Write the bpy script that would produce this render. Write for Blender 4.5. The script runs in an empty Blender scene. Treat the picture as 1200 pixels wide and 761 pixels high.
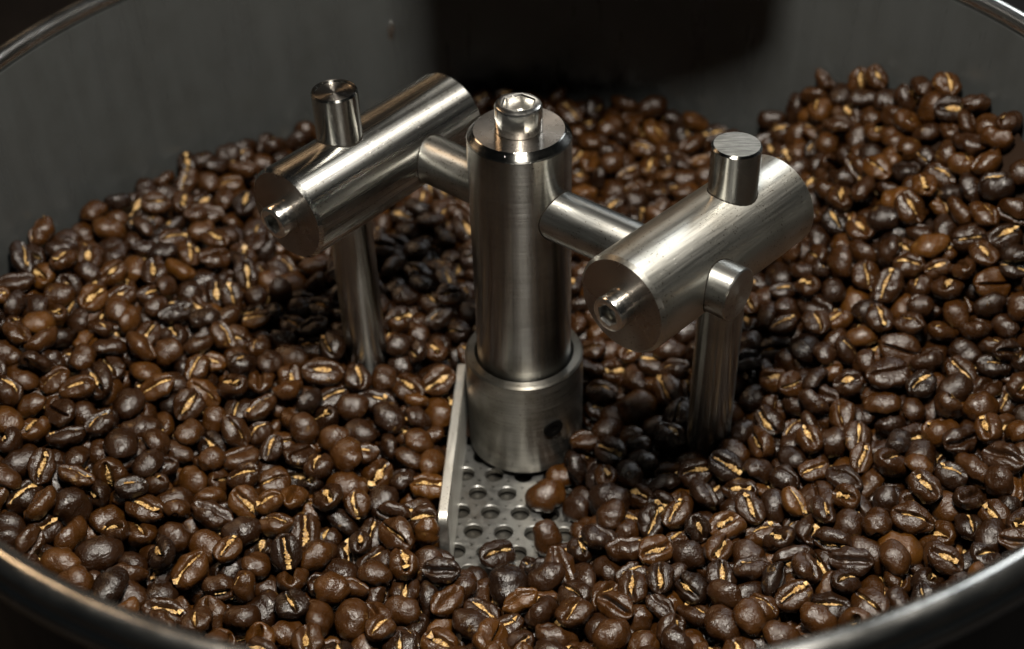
import bpy, math, random
import numpy as np
from mathutils import Matrix, Vector

random.seed(7)
rng = np.random.default_rng(11)
MM = 0.001
scene = bpy.context.scene
C = scene.collection

# ------------------------------------------------------------------ camera
PITCH, YAW, ROLL = math.radians(39.2875), math.radians(-0.8751), math.radians(-1.7425)
CAM = np.array([1.1628, -295.6313, 276.4625])          # millimetres
fwd = np.array([math.sin(YAW)*math.cos(PITCH), math.cos(YAW)*math.cos(PITCH), -math.sin(PITCH)])
_r = np.array([math.cos(YAW), -math.sin(YAW), 0.0])
_u = np.cross(_r, fwd)
right = _r*math.cos(ROLL) + _u*math.sin(ROLL)
up = -_r*math.sin(ROLL) + _u*math.cos(ROLL)
cam_data = bpy.data.cameras.new('camera')
cam = bpy.data.objects.new('camera', cam_data); C.objects.link(cam)
M = Matrix(((right[0], up[0], -fwd[0], CAM[0]*MM),
            (right[1], up[1], -fwd[1], CAM[1]*MM),
            (right[2], up[2], -fwd[2], CAM[2]*MM), (0, 0, 0, 1)))
cam.matrix_world = M
cam_data.sensor_width = 36.0
cam_data.lens = 36.0*1519.99/1200.0
cam_data.clip_start = 0.01
cam_data.clip_end = 20.0
cam_data.dof.use_dof = True
FOCUS = np.array([0.0, -82.0, 8.0])
cam_data.dof.focus_distance = float((FOCUS-CAM) @ fwd)*MM
cam_data.dof.aperture_fstop = 10.5
scene.camera = cam

# ------------------------------------------------------------------ world, lamps, exposure
world = bpy.data.worlds.new('World'); scene.world = world; world.use_nodes = True
bg = world.node_tree.nodes['Background']
bg.inputs[0].default_value = (0.85, 0.95, 1.0, 1); bg.inputs[1].default_value = 0.008

def area_lamp(name, loc, target, size, power, color, size_y=None):
    d = bpy.data.lights.new(name, 'AREA')
    d.shape = 'ELLIPSE' if size_y else 'DISK'
    d.size = size*MM
    if size_y: d.size_y = size_y*MM
    d.energy = power; d.color = color
    o = bpy.data.objects.new(name, d); C.objects.link(o)
    o.location = Vector(loc)*MM
    o.rotation_euler = (Vector(target)-Vector(loc)).to_track_quat('-Z', 'Y').to_euler()
    return o
area_lamp('work_lamp', (15, -110, 400), (5, 5, 0), 78, 3.8, (1.0, 0.94, 0.84))
area_lamp('room_lamp', (430, 620, 590), (0, 0, 40), 280, 2.1, (0.92, 0.97, 1.0))
area_lamp('warm_lamp', (-490, 430, 590), (-60, -60, 40), 240, 1.7, (1.0, 0.66, 0.38))
scene.view_settings.view_transform = 'Standard'
scene.view_settings.look = 'None'
scene.view_settings.exposure = 0.0
scene.view_settings.gamma = 1.0
scene.view_settings.use_curve_mapping = False
scene.cycles.use_denoising = True
scene.cycles.max_bounces = 8
scene.cycles.caustics_reflective = False

# ------------------------------------------------------------------ materials
def new_mat(name):
    m = bpy.data.materials.new(name); m.use_nodes = True
    nt = m.node_tree
    return m, nt, nt.nodes['Principled BSDF']
def N(nt, kind, **kw):
    n = nt.nodes.new(kind)
    for k, v in kw.items():
        if k.startswith('i_'):
            n.inputs[k[2:].replace('_', ' ')].default_value = v
        else: setattr(n, k, v)
    return n
def ramp(nt, stops):
    n = nt.nodes.new('ShaderNodeValToRGB'); e = n.color_ramp.elements
    while len(e) < len(stops): e.new(0.5)
    for x, (p, c) in zip(e, stops):
        x.position = p; x.color = c if len(c) == 4 else (*c, 1)
    return n

def steel(name, col=(0.52, 0.51, 0.48), rough=0.27, brush=(60, 60, 2500), bump=0.12, grime=0.35, streak=0.12, pits=True, aniso=0.75, filmr=0.06, cv=0.0, metal=1.0):
    m, nt, b = new_mat(name); L = nt.links
    tc = N(nt, 'ShaderNodeTexCoord')
    mp = N(nt, 'ShaderNodeMapping'); mp.inputs['Scale'].default_value = brush
    L.new(tc.outputs['Object'], mp.inputs['Vector'])
    fine = N(nt, 'ShaderNodeTexNoise', i_Scale=1.0, i_Detail=4.0, i_Roughness=0.65)
    L.new(mp.outputs[0], fine.inputs['Vector'])
    big = N(nt, 'ShaderNodeTexNoise', i_Scale=70.0, i_Detail=6.0, i_Roughness=0.62)
    L.new(tc.outputs['Object'], big.inputs['Vector'])
    # base colour: steel with brownish coffee-oil film in patches
    film = ramp(nt, [(0.45, (0, 0, 0)), (0.72, (grime, grime, grime))]); L.new(big.outputs[0], film.inputs[0])
    mix = N(nt, 'ShaderNodeMix', data_type='RGBA'); mix.inputs[6].default_value = (*col, 1)
    mix.inputs[7].default_value = (col[0]*0.42, col[1]*0.37, col[2]*0.29, 1)
    L.new(film.outputs[0], mix.inputs[0])
    src = mix.outputs[2]
    if pits:
        dn = N(nt, 'ShaderNodeTexNoise', i_Scale=1500.0, i_Detail=3.0, i_Roughness=0.6); L.new(tc.outputs['Object'], dn.inputs['Vector'])
        dm = N(nt, 'ShaderNodeMath', operation='MULTIPLY_ADD'); dm.inputs[1].default_value = 0.25; L.new(big.outputs[0], dm.inputs[0]); L.new(dn.outputs[0], dm.inputs[2])
        dr = ramp(nt, [(0.76, (0, 0, 0)), (0.80, (0.75, 0.75, 0.75))]); L.new(dm.outputs[0], dr.inputs[0])
        dx = N(nt, 'ShaderNodeMix', data_type='RGBA'); L.new(dr.outputs[0], dx.inputs[0]); L.new(src, dx.inputs[6]); dx.inputs[7].default_value = (0.05, 0.03, 0.016, 1)
        src = dx.outputs[2]
    if cv:
        cr = ramp(nt, [(0.35, (1-cv, 1-cv, 1-cv)), (0.65, (1, 1, 1))]); L.new(fine.outputs[0], cr.inputs[0])
        mu = N(nt, 'ShaderNodeMix', data_type='RGBA', blend_type='MULTIPLY'); mu.inputs[0].default_value = 1.0
        L.new(src, mu.inputs[6]); L.new(cr.outputs[0], mu.inputs[7]); src = mu.outputs[2]
    L.new(src, b.inputs['Base Color'])
    b.inputs['Metallic'].default_value = metal
    if aniso:
        tg = N(nt, 'ShaderNodeTangent', direction_type='RADIAL', axis='Z'); L.new(tg.outputs[0], b.inputs['Tangent'])
        b.inputs['Anisotropic'].default_value = aniso; b.inputs['Anisotropic Rotation'].default_value = 0.25
    # roughness: scratches + film
    r1 = N(nt, 'ShaderNodeMapRange'); r1.inputs[1].default_value = 0.3; r1.inputs[2].default_value = 0.7
    r1.inputs[3].default_value = rough-streak*0.5; r1.inputs[4].default_value = rough+streak*0.5
    L.new(fine.outputs[0], r1.inputs[0])
    r2 = N(nt, 'ShaderNodeMath', operation='MULTIPLY_ADD'); r2.inputs[1].default_value = filmr
    L.new(film.outputs[0], r2.inputs[0]); L.new(r1.outputs[0], r2.inputs[2])
    L.new(r2.outputs[0], b.inputs['Roughness'])
    bp = N(nt, 'ShaderNodeBump', i_Strength=bump, i_Distance=0.00006); L.new(fine.outputs[0], bp.inputs['Height'])
    last = bp
    if pits:
        v = N(nt, 'ShaderNodeTexNoise', i_Scale=900.0, i_Detail=2.0); L.new(tc.outputs['Object'], v.inputs['Vector'])
        pr = ramp(nt, [(0.66, (0, 0, 0)), (0.74, (1, 1, 1))]); L.new(v.outputs[0], pr.inputs[0])
        b2 = N(nt, 'ShaderNodeBump', i_Strength=0.25, i_Distance=0.0001); L.new(pr.outputs[0], b2.inputs['Height'])
        L.new(bp.outputs[0], b2.inputs['Normal']); last = b2
    L.new(last.outputs[0], b.inputs['Normal'])
    return m

M_post = steel('turned_steel', col=(0.32, 0.32, 0.305), rough=0.21, brush=(40, 40, 3500), bump=0.012, grime=0.5, aniso=1.0, streak=0.05, filmr=0.02, cv=0.25)
M_polish = steel('polished_steel', col=(0.50, 0.50, 0.48), rough=0.27, brush=(700, 700, 10), bump=0.04, grime=0.4, streak=0.10, aniso=0.9, filmr=0.03, cv=0.3)
M_satin = steel('satin_steel', col=(0.47, 0.465, 0.43), rough=0.36, brush=(1300, 1300, 60), bump=0.06, grime=0.45, aniso=0.6)
M_rod = steel('rod_steel', col=(0.36, 0.36, 0.34), rough=0.20, brush=(500, 500, 40), bump=0.015, grime=0.45, aniso=1.0, streak=0.05, filmr=0.02, cv=0.2)
M_arm = steel('arm_steel', col=(0.40, 0.40, 0.38), rough=0.33, brush=(600, 600, 60), bump=0.04, grime=0.5, aniso=0.6, streak=0.08, filmr=0.05, cv=0.2)
M_sawn = steel('sawn_end_steel', col=(0.36, 0.355, 0.33), rough=0.46, brush=(220, 2600, 300), bump=0.8, grime=0.3, aniso=0, pits=False, cv=0.6)
M_turned = steel('turned_end_steel', col=(0.30, 0.275, 0.25), rough=0.27, brush=(30, 30, 30), bump=0.0, grime=0.4, aniso=0.85, pits=True)
M_bolt = steel('bolt_steel', col=(0.62, 0.61, 0.58), rough=0.20, brush=(300, 300, 900), bump=0.04, grime=0.3, aniso=0.4)
M_collar = steel('collar_steel', col=(0.27, 0.26, 0.235), rough=0.32, brush=(60, 60, 1600), bump=0.02, grime=0.8, cv=0.3)
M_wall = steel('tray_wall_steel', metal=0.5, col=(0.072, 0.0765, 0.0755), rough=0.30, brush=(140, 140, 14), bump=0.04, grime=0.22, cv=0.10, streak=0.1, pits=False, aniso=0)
M_rim = steel('rim_steel', col=(0.64, 0.64, 0.62), rough=0.22, brush=(90, 90, 900), bump=0.05, grime=0.25, pits=False, aniso=0)
M_floor = steel('floor_steel', col=(0.36, 0.36, 0.35), rough=0.34, brush=(500, 500, 500), bump=0.05, grime=0.55, aniso=0)
M_paddle = steel('paddle_steel', col=(0.66, 0.65, 0.61), rough=0.44, brush=(700, 60, 700), bump=0.1, grime=0.4, aniso=0)

M_pan = steel('pan_steel', col=(0.10, 0.095, 0.085), rough=0.4, brush=(300, 300, 300), bump=0.05, grime=0.6, aniso=0)

def plain(name, col, rough, metallic=0.0, spec=0.5, noise=0.3, scale=60):
    m, nt, b = new_mat(name); L = nt.links
    tc = N(nt, 'ShaderNodeTexCoord'); t = N(nt, 'ShaderNodeTexNoise', i_Scale=float(scale), i_Detail=5.0)
    L.new(tc.outputs['Object'], t.inputs['Vector'])
    c0 = tuple(x*(1-noise) for x in col); c1 = tuple(x*(1+noise) for x in col)
    rp = ramp(nt, [(0.3, c0), (0.7, c1)]); L.new(t.outputs[0], rp.inputs[0]); L.new(rp.outputs[0], b.inputs['Base Color'])
    b.inputs['Roughness'].default_value = rough; b.inputs['Metallic'].default_value = metallic
    b.inputs['Specular IOR Level'].default_value = spec
    return m
M_black = plain('shadow_caster_black', (0.008, 0.0075, 0.007), 0.34, spec=0.5)
M_dark = plain('dark_bench_top', (0.006, 0.0045, 0.004), 0.5)
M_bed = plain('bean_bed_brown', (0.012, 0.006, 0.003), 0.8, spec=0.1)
M_void = plain('plenum_black', (0.02, 0.02, 0.019), 0.6)

def bean_material(name, mode):
    m, nt, b = new_mat(name); L = nt.links
    at = N(nt, 'ShaderNodeAttribute'); at.attribute_type = mode; at.attribute_name = 'tint'
    tc = N(nt, 'ShaderNodeTexCoord')
    off = N(nt, 'ShaderNodeVectorMath', operation='ADD')
    sc = N(nt, 'ShaderNodeMath', operation='MULTIPLY'); sc.inputs[1].default_value = 3.7
    L.new(at.outputs['Fac'], sc.inputs[0]); L.new(tc.outputs['Object'], off.inputs[0]); L.new(sc.outputs[0], off.inputs[1])
    n1 = N(nt, 'ShaderNodeTexNoise', i_Scale=210.0, i_Detail=5.0, i_Roughness=0.6); L.new(off.outputs[0], n1.inputs['Vector'])
    # roast tone from tint, shifted a little within the bean
    ad = N(nt, 'ShaderNodeMath', operation='MULTIPLY_ADD'); ad.inputs[1].default_value = 0.42
    L.new(n1.outputs[0], ad.inputs[0])
    sb = N(nt, 'ShaderNodeMath', operation='SUBTRACT'); sb.inputs[1].default_value = 0.21
    L.new(at.outputs['Fac'], sb.inputs[0]); L.new(sb.outputs[0], ad.inputs[2])
    rp = ramp(nt, [(0.0, (0.0046, 0.0020, 0.0009)), (0.35, (0.0155, 0.0054, 0.0011)),
                   (0.7, (0.036, 0.0128, 0.0018)), (1.0, (0.080, 0.0305, 0.0040))])
    L.new(ad.outputs[0], rp.inputs[0])
    # thin silver-skin clinging to some beans
    n2 = N(nt, 'ShaderNodeTexNoise', i_Scale=170.0, i_Detail=7.0, i_Roughness=0.72); L.new(off.outputs[0], n2.inputs['Vector'])
    th = ramp(nt, [(0.635, (0, 0, 0)), (0.70, (0.55, 0.55, 0.55))]); L.new(n2.outputs[0], th.inputs[0])
    mx = N(nt, 'ShaderNodeMix', data_type='RGBA'); L.new(th.outputs[0], mx.inputs[0]); L.new(rp.outputs[0], mx.inputs[6])
    mx.inputs[7].default_value = (0.17, 0.095, 0.03, 1)
    L.new(mx.outputs[2], b.inputs['Base Color'])
    # oily sheen, broken by fine wrinkles
    rr = N(nt, 'ShaderNodeMapRange'); rr.inputs[1].default_value = 0.3; rr.inputs[2].default_value = 0.7
    rr.inputs[3].default_value = 0.20; rr.inputs[4].default_value = 0.37
    L.new(n1.outputs[0], rr.inputs[0]); L.new(rr.outputs[0], b.inputs['Roughness'])
    b.inputs['Specular IOR Level'].default_value = 0.5
    w = N(nt, 'ShaderNodeTexNoise', i_Scale=520.0, i_Detail=5.0, i_Roughness=0.62, i_Distortion=0.8); L.new(off.outputs[0], w.inputs['Vector'])
    w2 = N(nt, 'ShaderNodeTexNoise', i_Scale=2300.0, i_Detail=2.0); L.new(off.outputs[0], w2.inputs['Vector'])
    b1 = N(nt, 'ShaderNodeBump', i_Strength=0.6, i_Distance=0.0006); L.new(w.outputs[0], b1.inputs['Height'])
    b2 = N(nt, 'ShaderNodeBump', i_Strength=0.65, i_Distance=0.00025); L.new(w2.outputs[0], b2.inputs['Height'])
    L.new(b1.outputs[0], b2.inputs['Normal']); L.new(b2.outputs[0], b.inputs['Normal'])
    return m
M_bean = bean_material('roasted_bean', 'OBJECT')
M_bean_mass = bean_material('roasted_bean_mass', 'GEOMETRY')

def chaff_material():
    m, nt, b = new_mat('golden_chaff'); L = nt.links
    tc = N(nt, 'ShaderNodeTexCoord')
    t = N(nt, 'ShaderNodeTexNoise', i_Scale=1100.0, i_Detail=6.0, i_Roughness=0.75); L.new(tc.outputs['Object'], t.inputs['Vector'])
    rp = ramp(nt, [(0.38, (0.07, 0.030, 0.010)), (0.48, (0.33, 0.190, 0.058)), (0.64, (0.70, 0.50, 0.22))])
    L.new(t.outputs[0], rp.inputs[0]); L.new(rp.outputs[0], b.inputs['Base Color'])
    b.inputs['Roughness'].default_value = 0.5
    bp = N(nt, 'ShaderNodeBump', i_Strength=0.6, i_Distance=0.0002); L.new(t.outputs[0], bp.inputs['Height']); L.new(bp.outputs[0], b.inputs['Normal'])
    return m
M_chaff = chaff_material()

# ------------------------------------------------------------------ mesh helpers (millimetres in, metres out)
def link(name, me, parent=None, loc=None, rot=None):
    o = bpy.data.objects.new(name, me); C.objects.link(o)
    if parent: o.parent = parent
    if loc is not None: o.location = Vector(loc)*MM
    if rot is not None: o.rotation_euler = rot
    return o
def mesh(name, verts, faces, mat, smooth=True, sharp=35):
    me = bpy.data.meshes.new(name)
    me.from_pydata([tuple(float(c)*MM for c in v) for v in verts], [], faces)
    me.materials.append(mat)
    if smooth:
        me.shade_smooth(); me.set_sharp_from_angle(angle=math.radians(sharp))
    me.validate(); me.update()
    return me
def lathe(name, prof, mat, seg=96, closed=False, sharp=35):
    """prof: list of (radius or radius(angle), z)."""
    vs, fs = [], []
    n = len(prof)
    for r, z in prof:
        for k in range(seg):
            a = 2*math.pi*k/seg; R = r(a) if callable(r) else r
            vs.append((R*math.cos(a), R*math.sin(a), z))
    for i in range(n if closed else n-1):
        j = (i+1) % n
        for k in range(seg):
            l = (k+1) % seg
            fs.append((i*seg+k, i*seg+l, j*seg+l, j*seg+k))
    if not closed:
        fs.append(tuple(reversed(range(seg)))); fs.append(tuple(range((n-1)*seg, n*seg)))
    return mesh(name, vs, fs, mat, sharp=sharp)
def end_faces(me, mat, both=True):
    """give the flat ends (across local z) their own finish"""
    me.materials.append(mat)
    for p in me.polygons:
        if abs(p.normal.z) > 0.9 and (both or p.normal.z > 0): p.material_index = 1
    return me
def hexr(af):
    R = af/2.0
    def f(a):
        t = (a % (math.pi/3)) - math.pi/6
        return R/math.cos(t)
    return f
def socket_head(name, r, h, af, depth, mat, ch=0.6):
    hx = hexr(af)
    return lathe(name, [(r*0.9, -1.0), (r*0.93, 0.0), (r, 0.5), (r, h-ch), (r-ch*0.35, h-ch*0.3), (r-ch, h), (lambda a: hx(a)+0.35, h),
                        (hx, h-0.35), (hx, h-depth), (0.01, h-depth-af*0.22)], mat, seg=72, sharp=30)
def empty(name, loc):
    o = bpy.data.objects.new(name, None); C.objects.link(o); o.location = Vector(loc)*MM
    o.empty_display_size = 0.02
    return o
def tag(o, label=None, cat=None, group=None, kind=None):
    if label: o['label'] = label
    if cat: o['category'] = cat
    if group: o['group'] = group
    if kind: o['kind'] = kind
    return o

# ------------------------------------------------------------------ setting: bench under the tray
FLOOR = -12.0
RT = 166.0            # inner tray radius
RIM_Z = 93.6
bench = link('bench_top', mesh('bench_top', [(-2500, -1500, -95), (2500, -1500, -95), (2500, 2500, -95), (-2500, 2500, -95)], [(0, 1, 2, 3)], M_dark, smooth=False))
tag(bench, kind='structure')

# ------------------------------------------------------------------ cooling tray
tray = tag(empty('cooling_tray', (0, 0, -95)), 'round stainless steel cooling tray with rolled rim holding the coffee beans', 'tray')
BASE = (0, 0, 95)
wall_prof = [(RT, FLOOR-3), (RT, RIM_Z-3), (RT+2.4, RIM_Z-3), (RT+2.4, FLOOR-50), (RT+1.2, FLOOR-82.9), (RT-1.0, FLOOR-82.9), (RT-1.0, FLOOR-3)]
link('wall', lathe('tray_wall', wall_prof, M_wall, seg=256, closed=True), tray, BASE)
bead = []
for k in range(20):
    a = 2*math.pi*k/20
    bead.append((RT+2.4+2.9*math.cos(a), RIM_Z-0.2+2.9*math.sin(a)))
link('rim', lathe('tray_rim', bead, M_rim, seg=320, closed=True, sharp=60), tray, BASE)
# a thin folded seam lip on the outside of the bead
lip = [(RT+2.6, RIM_Z-7.2), (RT+5.0, RIM_Z-7.0), (RT+6.0, RIM_Z-6.0), (RT+6.0, RIM_Z-2.6), (RT+5.4, RIM_Z-1.9), (RT+4.4, RIM_Z-1.9)]
link('rim_seam', lathe('tray_rim_seam', lip, M_rim, seg=320, closed=True, sharp=60), tray, BASE)

wv, wf = [], []  # small bump added on the far wall to catch a glint
for i in range(9):
    for k in range(12):
        a = 2*math.pi*k/12; t = -1+2*i/8; q = math.sqrt(max(0.0, 1-t*t))+0.02
        wv.append((1.5*q*math.cos(a)*(1+0.15*math.sin(5*t)), 0.9*q*math.sin(a), 4.2*t))
for i in range(8):
    for k in range(12): wf.append((i*12+k, i*12+(k+1) % 12, (i+1)*12+(k+1) % 12, (i+1)*12+k))
wf.append(tuple(reversed(range(12)))); wf.append(tuple(range(96, 108)))
link('glint_bump', mesh('glint_bump', wv, wf, M_rim), tray, (RT*math.cos(math.radians(107)), RT*math.sin(math.radians(107)), 95+51), (0, 0.1, math.radians(17)))

# perforated floor: hexagonal cells with punched holes where the beans leave it bare, plain sheet elsewhere
def perforated_floor():
    P0 = np.array([-11.0, -31.3]); pitch = 8.9; rot = math.radians(-4)
    ex = np.array([math.cos(rot), math.sin(rot)])*pitch
    ey = np.array([math.cos(rot+math.pi/3), math.sin(rot+math.pi/3)])*pitch
    vs, fs = [], []; S = 24; hole = 2.75; T = 1.9
    hr = pitch/2
    for i in range(-9, 10):
        for j in range(-9, 10):
            c = P0 + i*ex + j*ey
            if not (-52 < c[0] < 52 and -86 < c[1] < 22): continue
            b0 = len(vs)
            rings = [(None, 0.0), (hole+0.22, 0.0), (hole, -0.16), (hole-0.02, -T)]
            for r, z in rings:
                for k in range(S):
                    a = 2*math.pi*k/S
                    if r is None:
                        t = ((a-rot) % (math.pi/3)) - 0.0
                        t = ((a-rot+math.pi/6) % (math.pi/3)) - math.pi/6
                        R = hr/math.cos(t)
                    else: R = r
                    vs.append((c[0]+R*math.cos(a), c[1]+R*math.sin(a), z))
            for q in range(len(rings)-1):
                for k in range(S):
                    l = (k+1) % S
                    fs.append((b0+q*S+k, b0+q*S+l, b0+(q+1)*S+l, b0+(q+1)*S+k))
    return mesh('perforated_floor', vs, fs, M_floor, sharp=25)
link('perforated_floor', perforated_floor(), tray, (0, 0, 95+FLOOR))
link('base_pan', lathe('base_pan', [(RT-1.0, -3.0), (0.5, -3.0), (0.5, -4.0), (RT-1.0, -4.0)], M_pan, seg=128, closed=True), tray, (0, 0, 95+FLOOR))

# ------------------------------------------------------------------ unseen duct added above the frame to cast shade on the far wall
def light_blocker():
    def ring(cx, cy, hx, hy, z, tilt, n=48, inset=0.0):
        out = []
        for k in range(n):
            a = 2*math.pi*k/n; c, s_ = math.cos(a), math.sin(a)
            x = (hx-inset)*math.copysign(abs(c)**0.35, c); y = (hy-inset)*math.copysign(abs(s_)**0.35, s_)
            out.append((cx+x, cy+y, z+tilt*y))
        return out
    secs = [ring(28, 110, 56, 20, 108, -0.05), ring(28, 111, 56, 21, 111, -0.05), ring(28, 116, 57, 27, 150, 0), ring(26, 150, 57, 34, 200, 0.1), ring(26, 200, 60, 42, 262, 0.3), ring(26, 270, 60, 42, 330, 0.3)]
    inner = [ring(28, 110, 56, 20, 108, -0.05, inset=2.2), ring(28, 116, 57, 27, 150, 0, inset=3), ring(26, 150, 57, 34, 200, 0.1, inset=3)]
    loops = list(reversed(inner))+secs
    vs = [v for l in loops for v in l]; n = 48; fs = []
    for q in range(len(loops)-1):
        for k in range(n):
            l = (k+1) % n; fs.append((q*n+k, q*n+l, (q+1)*n+l, (q+1)*n+k))
    fs.append(tuple(reversed(range(n)))); m = len(loops)-1; fs.append(tuple(range(m*n, (m+1)*n)))
    return mesh('shadow_caster', vs, fs, M_black, sharp=40)
ch = link('shadow_caster', light_blocker())
tag(ch, 'black duct added out of view to shade the far tray wall', 'light_blocker')

# ------------------------------------------------------------------ stirrer
ZT, ZC, ZCB, RC = 99.0, 24.9, -10.3, 17.7
ZA = 78.9
stir = tag(empty('stirrer', (0, 0, FLOOR)), 'stainless steel stirrer with central post, cross arm, two clamp blocks and legs', 'stirrer')
def S(name, me, loc=(0, 0, 0), rot=None, parent=None):
    """part of the stirrer, loc in tray millimetres (or relative to the given parent part)"""
    if parent is None:
        return link(name, me, stir, (loc[0], loc[1], loc[2]-FLOOR), rot)
    return link(name, me, parent, loc, rot)
post = S('post', end_faces(lathe('post', [(13.6, 0), (14, 0.4), (14, ZT-0.3), (13.75, ZT+0.2), (12.4, ZT+1.7), (12.1, ZT+1.9), (5.0, ZT+1.9), (4.0, ZT+1.6)], M_post, seg=128, sharp=14), M_turned))
S('cap_bolt', socket_head('cap_bolt', 6.3, 7.9, 7.6, 4.2, M_bolt, ch=1.0), (0, 0, ZT+1.7), (0, 0, 0.35), post)
collar = S('collar', lathe('collar', [(RC-0.7, ZCB), (RC, ZCB+0.7), (RC, ZC-0.6), (RC-0.6, ZC), (14.95, ZC), (14.6, ZC-0.4), (14.5, ZC-5), (13.0, ZC-5)], M_collar, seg=128, sharp=25))
# set screw in the collar, facing the paddle side
az = math.radians(-62)
nrm = Vector((math.cos(az), math.sin(az), 0))
hxs = hexr(2.6)
scr = lathe('set_screw', [(3.2, -1.5), (3.2, 0.10), (3.05, 0.32), (2.5, 0.32), (hxs, 0.32), (hxs, 0.16), (0.01, 0.16)], plain('recess_dark', (0.003, 0.0027, 0.0024), 0.7, spec=0.05), seg=48)  # near-black colour puts the shade of the screw's recess on a proud disc
S('set_screw', scr, (RC*nrm.x, RC*nrm.y, 7.0), nrm.to_track_quat('Z', 'Y').to_euler(), collar)

PHI = math.radians(-39.96)
d = np.array([math.cos(PHI), math.sin(PHI)])
def axis_rot(angle):                       # local z along the horizontal direction angle
    return Vector((math.cos(angle), math.sin(angle), 0)).to_track_quat('Z', 'Y').to_euler()
AX0, AX1 = -54.0, 69.5
S('cross_arm', lathe('cross_arm', [(6.2, AX0), (7.0, AX0+0.8), (7.0, AX1-0.35), (6.65, AX1)], M_arm, seg=80, sharp=25), (0, 0, ZA), axis_rot(PHI))

def clamp(dd, ang, s0, s1, mat, ring):
    a = math.radians(ang); c = d*dd
    L = s1-s0; n = np.array([math.cos(a), math.sin(a)])
    e = c+n*s0
    me = end_faces(lathe('clamp_block', [(12.6, 0), (13.53, 0.95), (13.53, L-0.7), (12.9, L)], mat, seg=128, sharp=25), M_turned)
    o = S('clamp_block', me, (e[0], e[1], ZA), axis_rot(a))
    # socket screw closing the near end, axis pointing out of the block
    S('end_bolt', socket_head('end_bolt', 4.7, 5.2, 4.8, 3.0, M_bolt, ch=0.6), (0, 0, 0.1), (math.pi, 0, 0.3), o)
    return o, c, n
bL, cL, nL = clamp(-45.45, 50.6, -44.9, 21.9, M_polish, 0)
bR, cR, nR = clamp(50.92, 45.4, -21.2, 41.5, M_satin, 0)
bL['label'] = 'polished clamp block with bright streaks'; bR['label'] = 'satin clamp block with arm stub beside it'
ROD_L = np.array([-49.4, 13.6]); ROD_R = np.array([54.3, -17.6]); RR = 6.34
S('leg', end_faces(lathe('leg_dished', [(5.5, FLOOR+1), (RR, FLOOR+1.8), (RR, 105.4), (RR-0.35, 106.0), (RR-0.9, 106.0), (RR-1.15, 105.5), (2.5, 105.35), (0.01, 105.3)], M_rod, seg=80, sharp=25), M_turned), (*ROD_L, 0))['label'] = 'leg rod with a dished top end'
S('leg', end_faces(lathe('leg_flat', [(5.5, FLOOR+1), (RR, FLOOR+1.8), (RR, 104.9), (RR-0.5, 105.5), (0.01, 105.5)], M_rod, seg=80, sharp=25), M_sawn), (*ROD_R, 0))['label'] = 'leg rod with a flat sawn top end'

M_gap = plain('joint_gap_dark', (0.008, 0.006, 0.004), 0.7, spec=0.1)  # dark colour for the narrow gaps at the joints
def joint(P, D, r, Q, A, Rb, sign):
    """dark tube drawn for the gap where a rod (through P along D, radius r) enters a round bar (through Q along A, radius Rb)"""
    P, D, Q, A = [Vector(v) for v in (P, D, Q, A)]; D.normalize(); A.normalize()
    e1 = (A-A.dot(D)*D).normalized(); e2 = D.cross(e1); vs, fs = [], []; n, m = 64, 6
    pts = []
    for k in range(n):
        a = 2*math.pi*k/n; q = P+r*(math.cos(a)*e1+math.sin(a)*e2)-Q
        qp = q-q.dot(A)*A; dp = D-D.dot(A)*A
        a2, b2, c2 = dp.dot(dp), 2*qp.dot(dp), qp.dot(qp)-Rb*Rb
        h = (-b2+sign*math.sqrt(max(0, b2*b2-4*a2*c2)))/(2*a2)
        pts.append(q+Q+h*D)
    for k in range(n):
        t = (pts[(k+1) % n]-pts[k-1]).normalized(); u = t.cross(D).normalized(); w = t.cross(u)
        rr = 0.20+0.06*math.sin(3.1*k)*math.sin(0.7*k)
        for j in range(m):
            b_ = 2*math.pi*j/m; vs.append(tuple(pts[k]+rr*(math.cos(b_)*u+math.sin(b_)*w)))
    for k in range(n):
        l = (k+1) % n
        for j in range(m): fs.append((k*m+j, l*m+j, l*m+(j+1) % m, k*m+(j+1) % m))
    S('joint_line', mesh('joint_line', vs, fs, M_gap))
Z, D3 = (0, 0, 1), (d[0], d[1], 0)
for rod, c, n_ in ((ROD_L, cL, nL), (ROD_R, cR, nR)):
    for sg in (1, -1): joint((*rod, ZA), Z, RR, (*c, ZA), (*n_, 0), 13.53, sg)
for sg in (1, -1):
    joint((0, 0, ZA), D3, 7.0, (0, 0, ZA), Z, 14.0, sg)
    joint((0, 0, ZA), D3, 7.0, (*cR, ZA), (*nR, 0), 13.53, sg)
joint((0, 0, ZA), D3, 7.0, (*cL, ZA), (*nL, 0), 13.53, 1)

# paddle: upright plate welded to the side of the collar, rounded outer corner
def paddle():
    T = 3.0
    out = [(-12, FLOOR+0.6), (-12, 9.0), (-11, 10.0), (50.5, 10.0)]
    for k in range(1, 6):
        a = math.pi/2*k/5; out.append((50.5+3.5*math.sin(a), 6.5+3.5*math.cos(a)))
    out.append((54, FLOOR+0.6))
    vs, fs = [], []; n = len(out); bv = 0.35
    cx = sum(p[0] for p in out)/n; cz = sum(p[1] for p in out)/n
    def inset(p): return (p[0]+(bv if p[0] < 0 else -bv if p[0] > 49 else 0), p[1]-(bv if p[1] > 3 else 0))
    for x, ps in ((-T/2, [inset(p) for p in out]), (-T/2+bv, out), (T/2-bv, out), (T/2, [inset(p) for p in out])):
        for p in ps: vs.append((x, -p[0], p[1]))
    for q in range(3):
        for k in range(n):
            l = (k+1) % n
            fs.append((q*n+k, q*n+l, (q+1)*n+l, (q+1)*n+k))
    fs.append(tuple(reversed(range(n)))); fs.append(tuple(range(3*n, 4*n)))
    return mesh('paddle', vs, fs, M_paddle, sharp=30)
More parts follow.
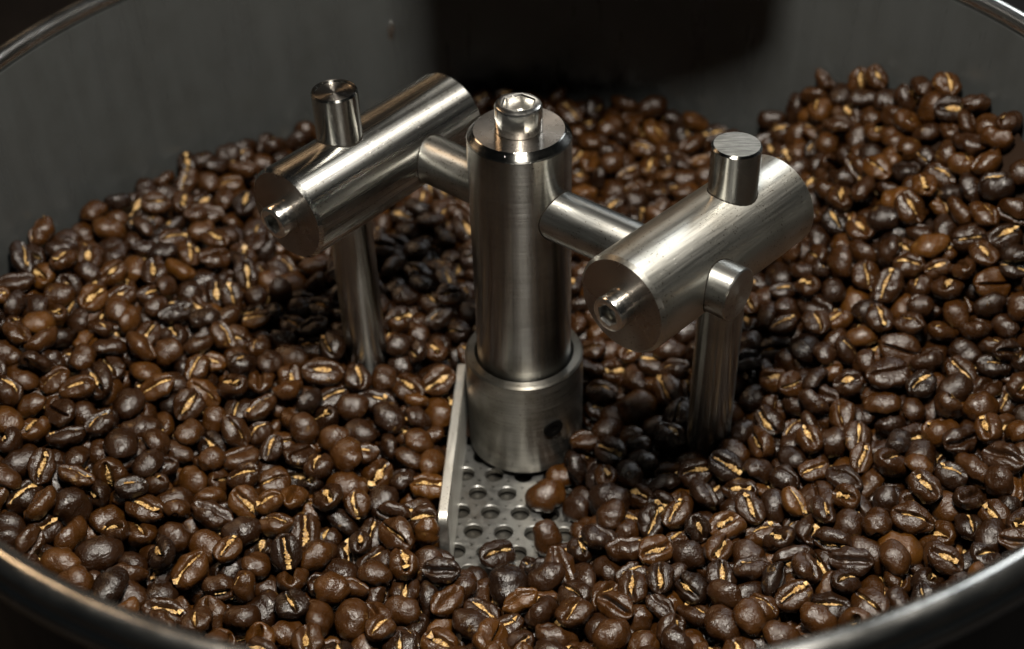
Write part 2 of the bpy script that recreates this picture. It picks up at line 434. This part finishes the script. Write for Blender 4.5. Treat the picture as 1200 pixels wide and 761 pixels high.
S('paddle', paddle(), (-20.2, 0.0, 0), (0, 0, math.radians(-3.3)))

# ------------------------------------------------------------------ bean shapes
def make_bean(seed):
    r = np.random.default_rng(1000+seed)
    pea = r.random() < 0.28
    Lh = r.uniform(4.8, 5.8); Wh = r.uniform(3.85, 4.5)
    if pea:
        Lh = r.uniform(4.4, 5.3); Wh = r.uniform(3.75, 4.25); Tb = Wh*r.uniform(0.92, 1.0); Tf = Wh*r.uniform(0.78, 0.92)
    else:
        Tb = r.uniform(3.3, 4.1); Tf = r.uniform(1.7, 2.8)
    g = r.choice([r.uniform(0.28, 0.5), r.uniform(0.5, 0.75), r.uniform(0.7, 1.0)])
    depth = r.uniform(1.3, 2.1) if g < 0.5 else r.uniform(1.7, 2.4)
    sA = r.uniform(-0.5, 0.5); sB = r.uniform(-0.35, 0.35)
    ex = r.uniform(2.0, 2.5); egg = r.uniform(-0.10, 0.10)
    ph = r.uniform(0, 6.28, 12); am = r.uniform(0.3, 1.0, 12)
    ns = 21
    us = np.sin(np.linspace(-math.pi/2, math.pi/2, ns)*0.985)
    gk = np.array([-2.6, -1.75, -1.2, -0.8, -0.42, 0, 0.42, 0.8, 1.2, 1.75, 2.6])
    side = np.array([1.0, 0.955, 0.86, 0.72, 0.55])
    back = np.linspace(0, math.pi, 11)[1:-1]
    yc = lambda u: sA*np.sin(u*2.6)+sB*(1-u*u)
    rings = []
    def dome(q): return np.power(np.clip(1-np.abs(q)**2.6, 0, 1), 0.46)
    def zcrease(u, y, w, s):
        h = Tf*s*dome(np.clip(y/w, -1, 1))
        fade = np.clip((1-abs(u)**5)*1.15, 0, 1)
        return h, h-depth*min(1, s*1.25)*fade/(1+np.abs((y-yc(u)*s)/g)**3.2) + 0.28*s*np.exp(-((np.abs(y-yc(u)*s)-1.9*g)/(0.9*g))**2)
    for u in us:
        s = (1-abs(u)**ex)**0.5
        w = Wh*s*(1+egg*u)
        ys = np.concatenate([-w*side, yc(u)*s+gk*g*min(1, s*1.3)*min(1.0, w/(3.2*g)), w*side[::-1]])
        top = np.array([zcrease(u, y, w, s)[1] for y in ys])
        yb = w*np.cos(back); zb = -Tb*s*np.sin(back)
        rings.append(np.stack([np.full(len(ys)+len(yb), u*Lh), np.concatenate([ys, yb]), np.concatenate([top, zb])], 1))
    V = np.array(rings); m = V.shape[1]
    V = V.reshape(-1, 3)
    # lumps and shallow wrinkles
    x, y, z = V.T
    disp = np.zeros(len(V))
    for k in range(4):
        disp += 0.19*am[k]*np.sin(x*(0.55+0.3*k)+y*(0.7-0.25*k)+z*0.5*(k-1)+ph[k])
    for k in range(4, 8):
        disp += 0.085*am[k]*np.sin(x*(1.7+0.3*k)+ph[k])*np.sin(y*1.5+z*1.2+ph[k+4])
    for k in range(int(r.integers(2, 6))):                 # a few drying folds
        nd = r.normal(size=3)*np.array([1.0, 0.8, 0.5]); nd /= np.linalg.norm(nd)
        pd = r.normal(size=3); pd /= np.linalg.norm(pd)
        dist = V @ nd-r.uniform(-3.2, 3.2)+0.35*np.sin(V @ pd*1.7+ph[k])
        disp -= r.uniform(0.12, 0.34)*np.exp(-(dist/r.uniform(0.28, 0.5))**2)*(0.5+0.5*np.tanh((V @ pd)*0.9))
    nrm = V/np.array([Lh, Wh, (Tb+Tf)/2])**2; nrm /= np.linalg.norm(nrm, axis=1)[:, None]+1e-9
    V = V+nrm*disp[:, None]
    F = []
    for i in range(ns-1):
        for k in range(m):
            l = (k+1) % m
            F.append((i*m+k, i*m+l, (i+1)*m+l, (i+1)*m+k))
    tips = np.array([V[:m].mean(0), V[-m:].mean(0)])
    n0 = len(V); V = np.vstack([V, tips])
    for k in range(m):
        l = (k+1) % m
        F.append((n0, l, k)); F.append((n0+1, (ns-1)*m+k, (ns-1)*m+l))
    # ragged chaff lying in the crease
    kind = r.random()
    CV, CF = [], []
    if kind > 0.12:
        full = r.uniform(0.45, 0.95); a0 = -full*r.uniform(0.75, 1.0); a1 = full*r.uniform(0.75, 1.0)
        nc = 34; wide = r.uniform(0.6, 1.2) if g < 0.5 else r.uniform(0.6, 1.1); kw, ka = r.uniform(2, 5), r.uniform(0, 6)
        lift = r.uniform(0.2, 0.65)
        for i in range(nc+1):
            u = a0+(a1-a0)*i/nc; s = (1-abs(u)**ex)**0.5; w = Wh*s
            h, zc = zcrease(u, yc(u)*s, w, s)
            taper = math.sin(math.pi*(i+0.5)/(nc+1))**0.45
            sw = max(0.22, 0.85+0.6*math.sin(u*kw*1.6+ka)); wl = g*wide*taper*sw*(r.uniform(0.6, 1.1)+(r.random() < 0.15)*0.5); wr = g*wide*taper*sw*(r.uniform(0.6, 1.1)+(r.random() < 0.15)*0.5)
            zt = h-depth*(1-lift)*0.75
            jy = r.normal(0, 0.04)
            zz = [zt-0.12+r.normal(0, .08), zt+0.08+r.normal(0, .12), zt+0.0+r.normal(0, .12), zt-0.12+r.normal(0, .08)]
            yy = [-wl, -wl*0.35, wr*0.35, wr]
            for q in range(4): CV.append((u*Lh+r.normal(0, .09), yc(u)*s+jy+yy[q], zz[q]))
            CV.append((u*Lh, yc(u)*s+jy, zt-0.6))
        for i in range(nc):
            for q in range(3): CF.append((i*5+q, (i+1)*5+q, (i+1)*5+q+1, i*5+q+1))
            CF.append((i*5+3, (i+1)*5+3, (i+1)*5+4, i*5+4)); CF.append((i*5+4, (i+1)*5+4, (i+1)*5, i*5))
        if r.random() < 0.45:                              # torn flake standing at one tip of the crease
            k0 = len(CV); ux = a1*Lh; yy0 = yc(a1)*0.6; h0 = zcrease(a1, yc(a1), Wh, (1-abs(a1)**ex)**0.5)[0]
            for q in range(6):
                an = q*1.05+r.uniform(-.3, .3); rr_ = r.uniform(0.5, 1.3)
                CV.append((ux+rr_*math.cos(an)*0.9, yy0+rr_*math.sin(an), h0-0.25+r.uniform(-.3, .5)))
            CV.append((ux, yy0, h0-0.1)); CV.append((ux, yy0, h0-0.5))
            for q in range(6): CF.append((k0+q, k0+(q+1) % 6, k0+6)); CF.append((k0+(q+1) % 6, k0+q, k0+7))
        CF.append((0, 1, 2, 3, 4)); e = nc*5; CF.append((e+4, e+3, e+2, e+1, e))
    return dict(V=V, F=F, CV=np.array(CV), CF=CF, half=np.array([Lh, Wh, (Tb+Tf)/2]), zoff=(Tf-Tb)/2, pea=pea, g=g, chaff=len(CF) > 0)
NV = 44
BEANS = [make_bean(k) for k in range(NV)]
for k, b in enumerate(BEANS):
    me = mesh('bean_shape', b['V'], b['F'], M_bean, sharp=75); b['mesh'] = me
    b['chaff_mesh'] = mesh('chaff_shape', b['CV'], b['CF'], M_chaff, sharp=40) if b['chaff'] else None

# ------------------------------------------------------------------ bean bed: target surface, then drop beans one by one
ctrl = [(-162.7, 33, 43), (-152, 66, 34), (-136, 95, 29), (-117, 118, 26), (-92, 138, 22), (-54, 157, 21), (-17, 165, 24),
        (24, 164, 23), (64, 153, 20), (92, 138, 18), (106, 127, 46), (120, 112, 59), (136, 95, 72), (149, 73, 80), (156, 55, 84), (163, 30, 78),
        (-49, 6, 18), (54, -26, 8), (0, 90, 14), (0, 40, 12), (-35, -10, 10), (30, -2, 3), (32, 30, 11), (-30, -45, 8), (-34, -70, 9),
        (28, -40, 4), (0, -75, 5), (-20, -78, 6), (25, -78, 8), (0, -110, 13), (0, -160, 22), (-70, -100, 16), (70, -100, 15),
        (-130, -90, 26), (130, -85, 26), (-150, -20, 36), (158, 10, 50), (100, 0, 24), (100, 60, 32), (-90, 60, 20), (-90, -20, 18),
        (70, 90, 15), (-60, 90, 16), (80, -50, 14), (-90, -60, 16), (110, 90, 40), (70, 40, 18)]
ctrl = np.array(ctrl, float)
def tps(r2): return np.where(r2 > 0, r2*np.log(np.maximum(r2, 1e-9)), 0)
n = len(ctrl); X = ctrl[:, :2]/100
K = tps(((X[:, None]-X[None])**2).sum(-1))+np.eye(n)*0.0008
Pm = np.hstack([np.ones((n, 1)), X])
A = np.block([[K, Pm], [Pm.T, np.zeros((3, 3))]])
wts = np.linalg.solve(A, np.concatenate([ctrl[:, 2], np.zeros(3)]))
G = 0.5
NG = int(2*RT/G)+1
gx = -RT+np.arange(NG)*G
GX, GY = np.meshgrid(gx, gx, indexing='ij')
def surf(x, y):
    q = np.stack([np.ravel(x), np.ravel(y)], 1)/100
    out = np.zeros(len(q))
    for i in range(n): out += wts[i]*tps(((q-X[i])**2).sum(1))
    return (out+wts[n]+q@wts[n+1:]).reshape(np.shape(x))
target = surf(GX, GY)
target += 1.6*np.sin(GX*0.11+1)*np.sin(GY*0.13)+1.1*np.sin(GX*0.21+GY*0.17)
# the bare patch of floor beside the paddle
def bare(x, y):
    # polygon-like soft region
    cx, cy = -5.0, -36.0
    a = np.arctan2(y-cy, x-cx)
    R = 17.4+3.5*np.cos(a-2.9)+1.2*np.sin(3*a)
    return np.hypot(x-cx, (y-cy)*0.95)-R
BD = bare(GX, GY)
lim = FLOOR+np.maximum(0, BD)*1.15
inpad = (GX > -22.5+0.055*(GY+0)*-1*0) & (GX < 60)
target = np.where(GX > -21.5+GY*0.058, np.minimum(target, lim), target)
target = np.maximum(target, FLOOR)
rad = np.hypot(GX, GY)
BIG = 400.0
base = np.maximum(target-15.0, FLOOR)
hm = base.copy()
hm[rad > RT-0.4] = BIG
hm[rad < RC+0.1] = BIG
for c in (ROD_L, ROD_R): hm[np.hypot(GX-c[0], GY-c[1]) < RR+0.1] = BIG
pa = math.radians(-3.3)
px = (GX+20.2)*math.cos(pa)+GY*math.sin(pa); py = -(GX+20.2)*math.sin(pa)+GY*math.cos(pa)
hm[(np.abs(px) < 1.6) & (py < 12) & (py > -54.2)] = BIG
hm[(GX > -21) & (GX < -6) & (GY > -27) & (GY < 4) & (rad > RC-1)] = BIG      # narrow slot between paddle and collar
tilew = (hm < BIG)
# visible sector (plus a margin): leave out what lies behind the near wall and far outside the frame
def project(p):
    q = np.asarray(p, float)-CAM
    z = q @ fwd
    return 600+1519.99*(q @ right)/z, 380.5-1519.99*(q @ up)/z, z
sx, sy, _ = project(np.stack([GX.ravel(), GY.ravel(), target.ravel()], 1))
inview = ((sx > -160) & (sx < 1360) & (sy < 900)).reshape(GX.shape)

def rotmat(yaw, tilt, roll):
    cy_, sy_ = math.cos(yaw), math.sin(yaw); ct, st = math.cos(tilt), math.sin(tilt); cr, sr = math.cos(roll), math.sin(roll)
    Rz = np.array([[cy_, -sy_, 0], [sy_, cy_, 0], [0, 0, 1]])
    Ry = np.array([[ct, 0, st], [0, 1, 0], [-st, 0, ct]])
    Rx = np.array([[1, 0, 0], [0, cr, -sr], [0, sr, cr]])
    return Rz @ Ry @ Rx
HALF = 13
ox = np.arange(-HALF, HALF+1)*G
OX, OY = np.meshgrid(ox, ox, indexing='ij')
def shell(half, R):
    """lower and upper surface of the rotated ellipsoid on the patch; inf outside its footprint"""
    Am = R @ np.diag(1/half**2) @ R.T
    a = Am[2, 2]; bq = 2*(Am[0, 2]*OX+Am[1, 2]*OY); cq = Am[0, 0]*OX**2+2*Am[0, 1]*OX*OY+Am[1, 1]*OY**2-1
    D = bq*bq-4*a*cq; ok = D > 0; sq = np.sqrt(np.maximum(D, 0))
    return np.where(ok, (-bq-sq)/(2*a), np.inf), np.where(ok, (-bq+sq)/(2*a), -np.inf), ok

placed = []
def rest(i, j, lo):
    return (hm[i-HALF:i+HALF+1, j-HALF:j+HALF+1]-lo).max()
def drop(i, j, tries=3, allow=0.0):
    best = None
    for _ in range(tries):
        k = int(rng.integers(NV)); b = BEANS[k]; sc = float(np.clip(rng.normal(1.055, 0.085), 0.82, 1.22))
        q = rng.random()
        roll = rng.normal(0, 0.5) if q < 0.56 else (math.pi+rng.normal(0, 0.5) if q < 0.82 else rng.uniform(0, 6.28))
        tilt = rng.normal(0, 0.30) if rng.random() < 0.86 else rng.normal(0, 0.9)
        R = rotmat(rng.uniform(0, 6.28), tilt, roll)
        lo, hi, ok = shell(b['half']*sc*0.955, R)
        ii, jj = i, j
        z = rest(ii, jj, lo); step = 6
        while step >= 1:
            cand = [(rest(ii+di*step, jj+dj*step, lo), ii+di*step, jj+dj*step) for di, dj in ((1, 0), (-1, 0), (0, 1), (0, -1), (1, 1), (-1, -1), (1, -1), (-1, 1))
                    if HALF <= ii+di*step < NG-HALF and HALF <= jj+dj*step < NG-HALF]
            m = min(cand)
            if m[0] < z-0.02: z, ii, jj = m
            else: step //= 2
        over = (z+b['half'].min()*sc) - target[ii, jj]
        if best is None or over < best[0]: best = (over, k, sc, R, ii, jj, z, lo, hi, ok)
    over, k, sc, R, ii, jj, z, lo, hi, ok = best
    if over > 2.8+allow or z > 150: return False
    sl = (slice(ii-HALF, ii+HALF+1), slice(jj-HALF, jj+HALF+1))
    hm[sl] = np.maximum(hm[sl], np.where(ok, z+hi, -np.inf))
    placed.append([k, sc, R, np.array([gx[ii], gx[jj], z])])
    return True

# a few single beans lying on the bare floor beside the collar
free = np.argwhere(tilew & inview & (BD > -1.5) & (rad < RT-6) & (np.abs(GX) < RT-8) & (np.abs(GY) < RT-8))
fails = 0
for rnd in range(60):
    idx = free[rng.permutation(len(free))[:420]]
    deficit = target[idx[:, 0], idx[:, 1]]-np.minimum(hm[idx[:, 0], idx[:, 1]], 200)
    idx = idx[deficit > (1.2 if rnd > 6 else 3)]
    cnt = 0
    for i, j in idx:
        if HALF+6 <= i < NG-HALF-6 and HALF+6 <= j < NG-HALF-6 and target[i, j]-hm[i, j] > 1.2:
            cnt += drop(i, j)
    if rnd > 15 and cnt < 6: break
for (x, y) in [(8.5, -25.0), (6.0, -46.0), (-9.0, -51.0)]:
    i, j = int((x+RT)/G), int((y+RT)/G)
    drop(i, j, tries=2, allow=30)
# single beans perched on the mound by the wall
for (x, y) in [(131, 92), (118, 104), (60, 60), (-70, 30), (90, -40), (-60, -70)]:
    i, j = int((x+RT)/G), int((y+RT)/G)
    drop(i, j, tries=2, allow=30)
print('beans placed', len(placed))

# ------------------------------------------------------------------ which beans show largest: small depth buffer
BW, BH = 600, 381
zb = np.full((BH, BW), 1e9); ib = np.full((BH, BW), -1, int)
def splat(P3, ident):
    x, y, z = project(P3)
    xi = (x/2).astype(int); yi = (y/2).astype(int)
    for dx in (0, 1):
        for dy in (0, 1):
            a, b_ = xi+dx, yi+dy
            ok = (a >= 0) & (a < BW) & (b_ >= 0) & (b_ < BH)
            for q, w_, zz in zip(a[ok], b_[ok], z[ok]):
                if zz < zb[w_, q]: zb[w_, q] = zz; ib[w_, q] = ident
tt = np.linspace(0, 2*math.pi, 90, endpoint=False)
def cyl_pts(p0, p1, r):
    p0, p1 = np.array(p0, float), np.array(p1, float); ax = p1-p0; L = np.linalg.norm(ax); ax /= L
    e1 = np.cross(ax, [0.3, 0.5, 0.81]); e1 /= np.linalg.norm(e1); e2 = np.cross(ax, e1)
    s_ = np.arange(0, L, 0.7)
    return (p0+ax*s_[:, None, None]+r*(np.cos(tt)[None, :, None]*e1+np.sin(tt)[None, :, None]*e2)).reshape(-1, 3)
for p0, p1, r in [((0, 0, -10), (0, 0, 100), 14), ((0, 0, -10), (0, 0, 25), 17.7), ((*ROD_L, 0), (*ROD_L, 105), 6.3), ((*ROD_R, 0), (*ROD_R, 105), 6.3),
                  ((*(cL+nL*-44.9), ZA), (*(cL+nL*21.9), ZA), 13.5), ((*(cR+nR*-21.2), ZA), (*(cR+nR*41.5), ZA), 13.5), ((*(d*-45), ZA), (*(d*69), ZA), 6.5)]:
    splat(cyl_pts(p0, p1, r), -2)
ta = np.linspace(0, 2*math.pi, 2000)
splat(np.concatenate([np.stack([RT*np.cos(ta), RT*np.sin(ta), np.full(2000, z)], 1) for z in np.arange(20, RIM_Z+4, 0.6)])[:, :], -3) if False else None
near_rim = np.concatenate([np.stack([RT*np.cos(ta), RT*np.sin(ta), np.full(2000, z)], 1) for z in np.arange(20, RIM_Z+4, 0.6)])
splat(near_rim[near_rim[:, 1] < -20], -3)
fib = np.arange(520)+0.5
phi_ = np.arccos(1-2*fib/520); the_ = math.pi*(1+5**0.5)*fib
SPH = np.stack([np.cos(the_)*np.sin(phi_), np.sin(the_)*np.sin(phi_), np.cos(phi_)], 1)
for bi, (k, sc, R, c) in enumerate(placed):
    splat((SPH*(BEANS[k]['half']*sc)) @ R.T+c, bi)
count = np.bincount(ib[ib >= 0], minlength=len(placed))
order = np.argsort(-count)
single = set(int(q) for q in order[:298] if count[q] > 0)
print('visible', (count > 0).sum(), 'largest', count[order[:5]], 'cut', count[order[297]])

# ------------------------------------------------------------------ labels
MARKS = [('steel collar', lambda x, y: math.hypot(x, y)-RC),
         ('paddle', lambda x, y: math.hypot(x+22, max(0, y-10, -54-y))),
         ('dished leg', lambda x, y: math.hypot(x-ROD_L[0], y-ROD_L[1])-RR),
         ('flat-topped leg', lambda x, y: math.hypot(x-ROD_R[0], y-ROD_R[1])-RR),
         ('bare floor', lambda x, y: float(bare(np.float64(x), np.float64(y)))),
         ('tray rim', lambda x, y: RT-math.hypot(x, y))]
NUM = ['touching', 'one bean from', 'two beans from', 'three beans from', 'four beans from', 'five beans from', 'six beans from',
       'seven beans from', 'eight beans from', 'nine beans from', 'ten beans from', 'eleven beans from', 'twelve beans from']
def describe(k, sc, R, c, tint):
    b = BEANS[k]
    tone = 'near-black' if tint < 0.2 else 'dark' if tint < 0.42 else 'brown' if tint < 0.66 else 'chestnut'
    lean = abs(float(R[2, 0])); lean = 'upended ' if lean > 0.6 else 'tilted ' if lean > 0.25 else ''
    ratio = b['half'][0]/b['half'][1]
    shape = 'round' if ratio < 1.17 else 'oval' if ratio < 1.27 else 'long'
    v = CAM-c; v /= np.linalg.norm(v); f = float(R[:, 2] @ v)
    size = sc*b['half'][0]
    big = 'small ' if size < 4.8 else 'large ' if size > 5.6 else ''
    cr = 'wide' if b['g'] > 0.5 else 'narrow'
    if f > 0.45: face = f"{cr} {'golden' if b['chaff'] else 'bare'} crease up"; big = ''
    else: face = 'on its side' if f > -0.25 else 'smooth back up'
    m = sorted((fn(c[0], c[1]), nm) for nm, fn in MARKS)
    q = min(12, max(0, int(m[0][0]/9.0)))
    return f"{lean}{big}{tone} {shape} bean, {face}, {NUM[q]} {m[0][1]} towards {m[1][1]}"

# ------------------------------------------------------------------ build beans: the largest as things, the rest as one mass
mv, mf, mt, mm, nb = [], [], [], [], 0
for bi, (k, sc, R, c) in enumerate(placed):
    b = BEANS[k]
    tint = float(np.clip(0.05+0.87*rng.beta(2.1, 2.8), 0, 1))
    Rm = R
    # ellipsoid centre -> mesh origin
    c0 = c-R @ np.array([0, 0, b['zoff']*sc])
    if bi in single:
        o = bpy.data.objects.new('coffee_bean', b['mesh']); C.objects.link(o)
        mw = Matrix([[*R[0], c0[0]*MM], [*R[1], c0[1]*MM], [*R[2], c0[2]*MM], [0, 0, 0, 1]])
        o.location = mw.to_translation(); o.rotation_euler = mw.to_euler(); o.scale = (sc, sc, sc)
        o['tint'] = tint
        tag(o, describe(k, sc, R, c, tint), 'coffee bean', 'roasted coffee beans lying in the cooling tray')
        if b['chaff_mesh']:
            h = bpy.data.objects.new('chaff', b['chaff_mesh']); C.objects.link(h); h.parent = o
    elif count[bi] > 0 or True:
        v = (b['V']*sc) @ R.T+c0
        mv.append(v); mf += [tuple(x+nb for x in f) for f in b['F']]; mm += [0]*len(b['F']); mt.append(np.full(len(v), tint)); nb += len(v)
        if b['chaff']:
            v = (b['CV']*sc) @ R.T+c0
            mv.append(v); mf += [tuple(x+nb for x in f) for f in b['CF']]; mm += [1]*len(b['CF']); mt.append(np.full(len(v), tint)); nb += len(v)
V = np.concatenate(mv)*MM
me = bpy.data.meshes.new('coffee_beans')
me.from_pydata(V.tolist(), [], mf)
me.materials.append(M_bean_mass); me.materials.append(M_chaff)
me.polygons.foreach_set('material_index', np.array(mm, np.int32))
att = me.attributes.new('tint', 'FLOAT', 'POINT'); att.data.foreach_set('value', np.concatenate(mt).astype(np.float32))
me.shade_smooth(); me.set_sharp_from_angle(angle=math.radians(75)); me.update()
tag(link('coffee_beans', me), 'mass of dark roasted coffee beans filling the round steel tray', 'coffee beans', kind='stuff')

# dark understructure of deeper beans, well below the visible layers
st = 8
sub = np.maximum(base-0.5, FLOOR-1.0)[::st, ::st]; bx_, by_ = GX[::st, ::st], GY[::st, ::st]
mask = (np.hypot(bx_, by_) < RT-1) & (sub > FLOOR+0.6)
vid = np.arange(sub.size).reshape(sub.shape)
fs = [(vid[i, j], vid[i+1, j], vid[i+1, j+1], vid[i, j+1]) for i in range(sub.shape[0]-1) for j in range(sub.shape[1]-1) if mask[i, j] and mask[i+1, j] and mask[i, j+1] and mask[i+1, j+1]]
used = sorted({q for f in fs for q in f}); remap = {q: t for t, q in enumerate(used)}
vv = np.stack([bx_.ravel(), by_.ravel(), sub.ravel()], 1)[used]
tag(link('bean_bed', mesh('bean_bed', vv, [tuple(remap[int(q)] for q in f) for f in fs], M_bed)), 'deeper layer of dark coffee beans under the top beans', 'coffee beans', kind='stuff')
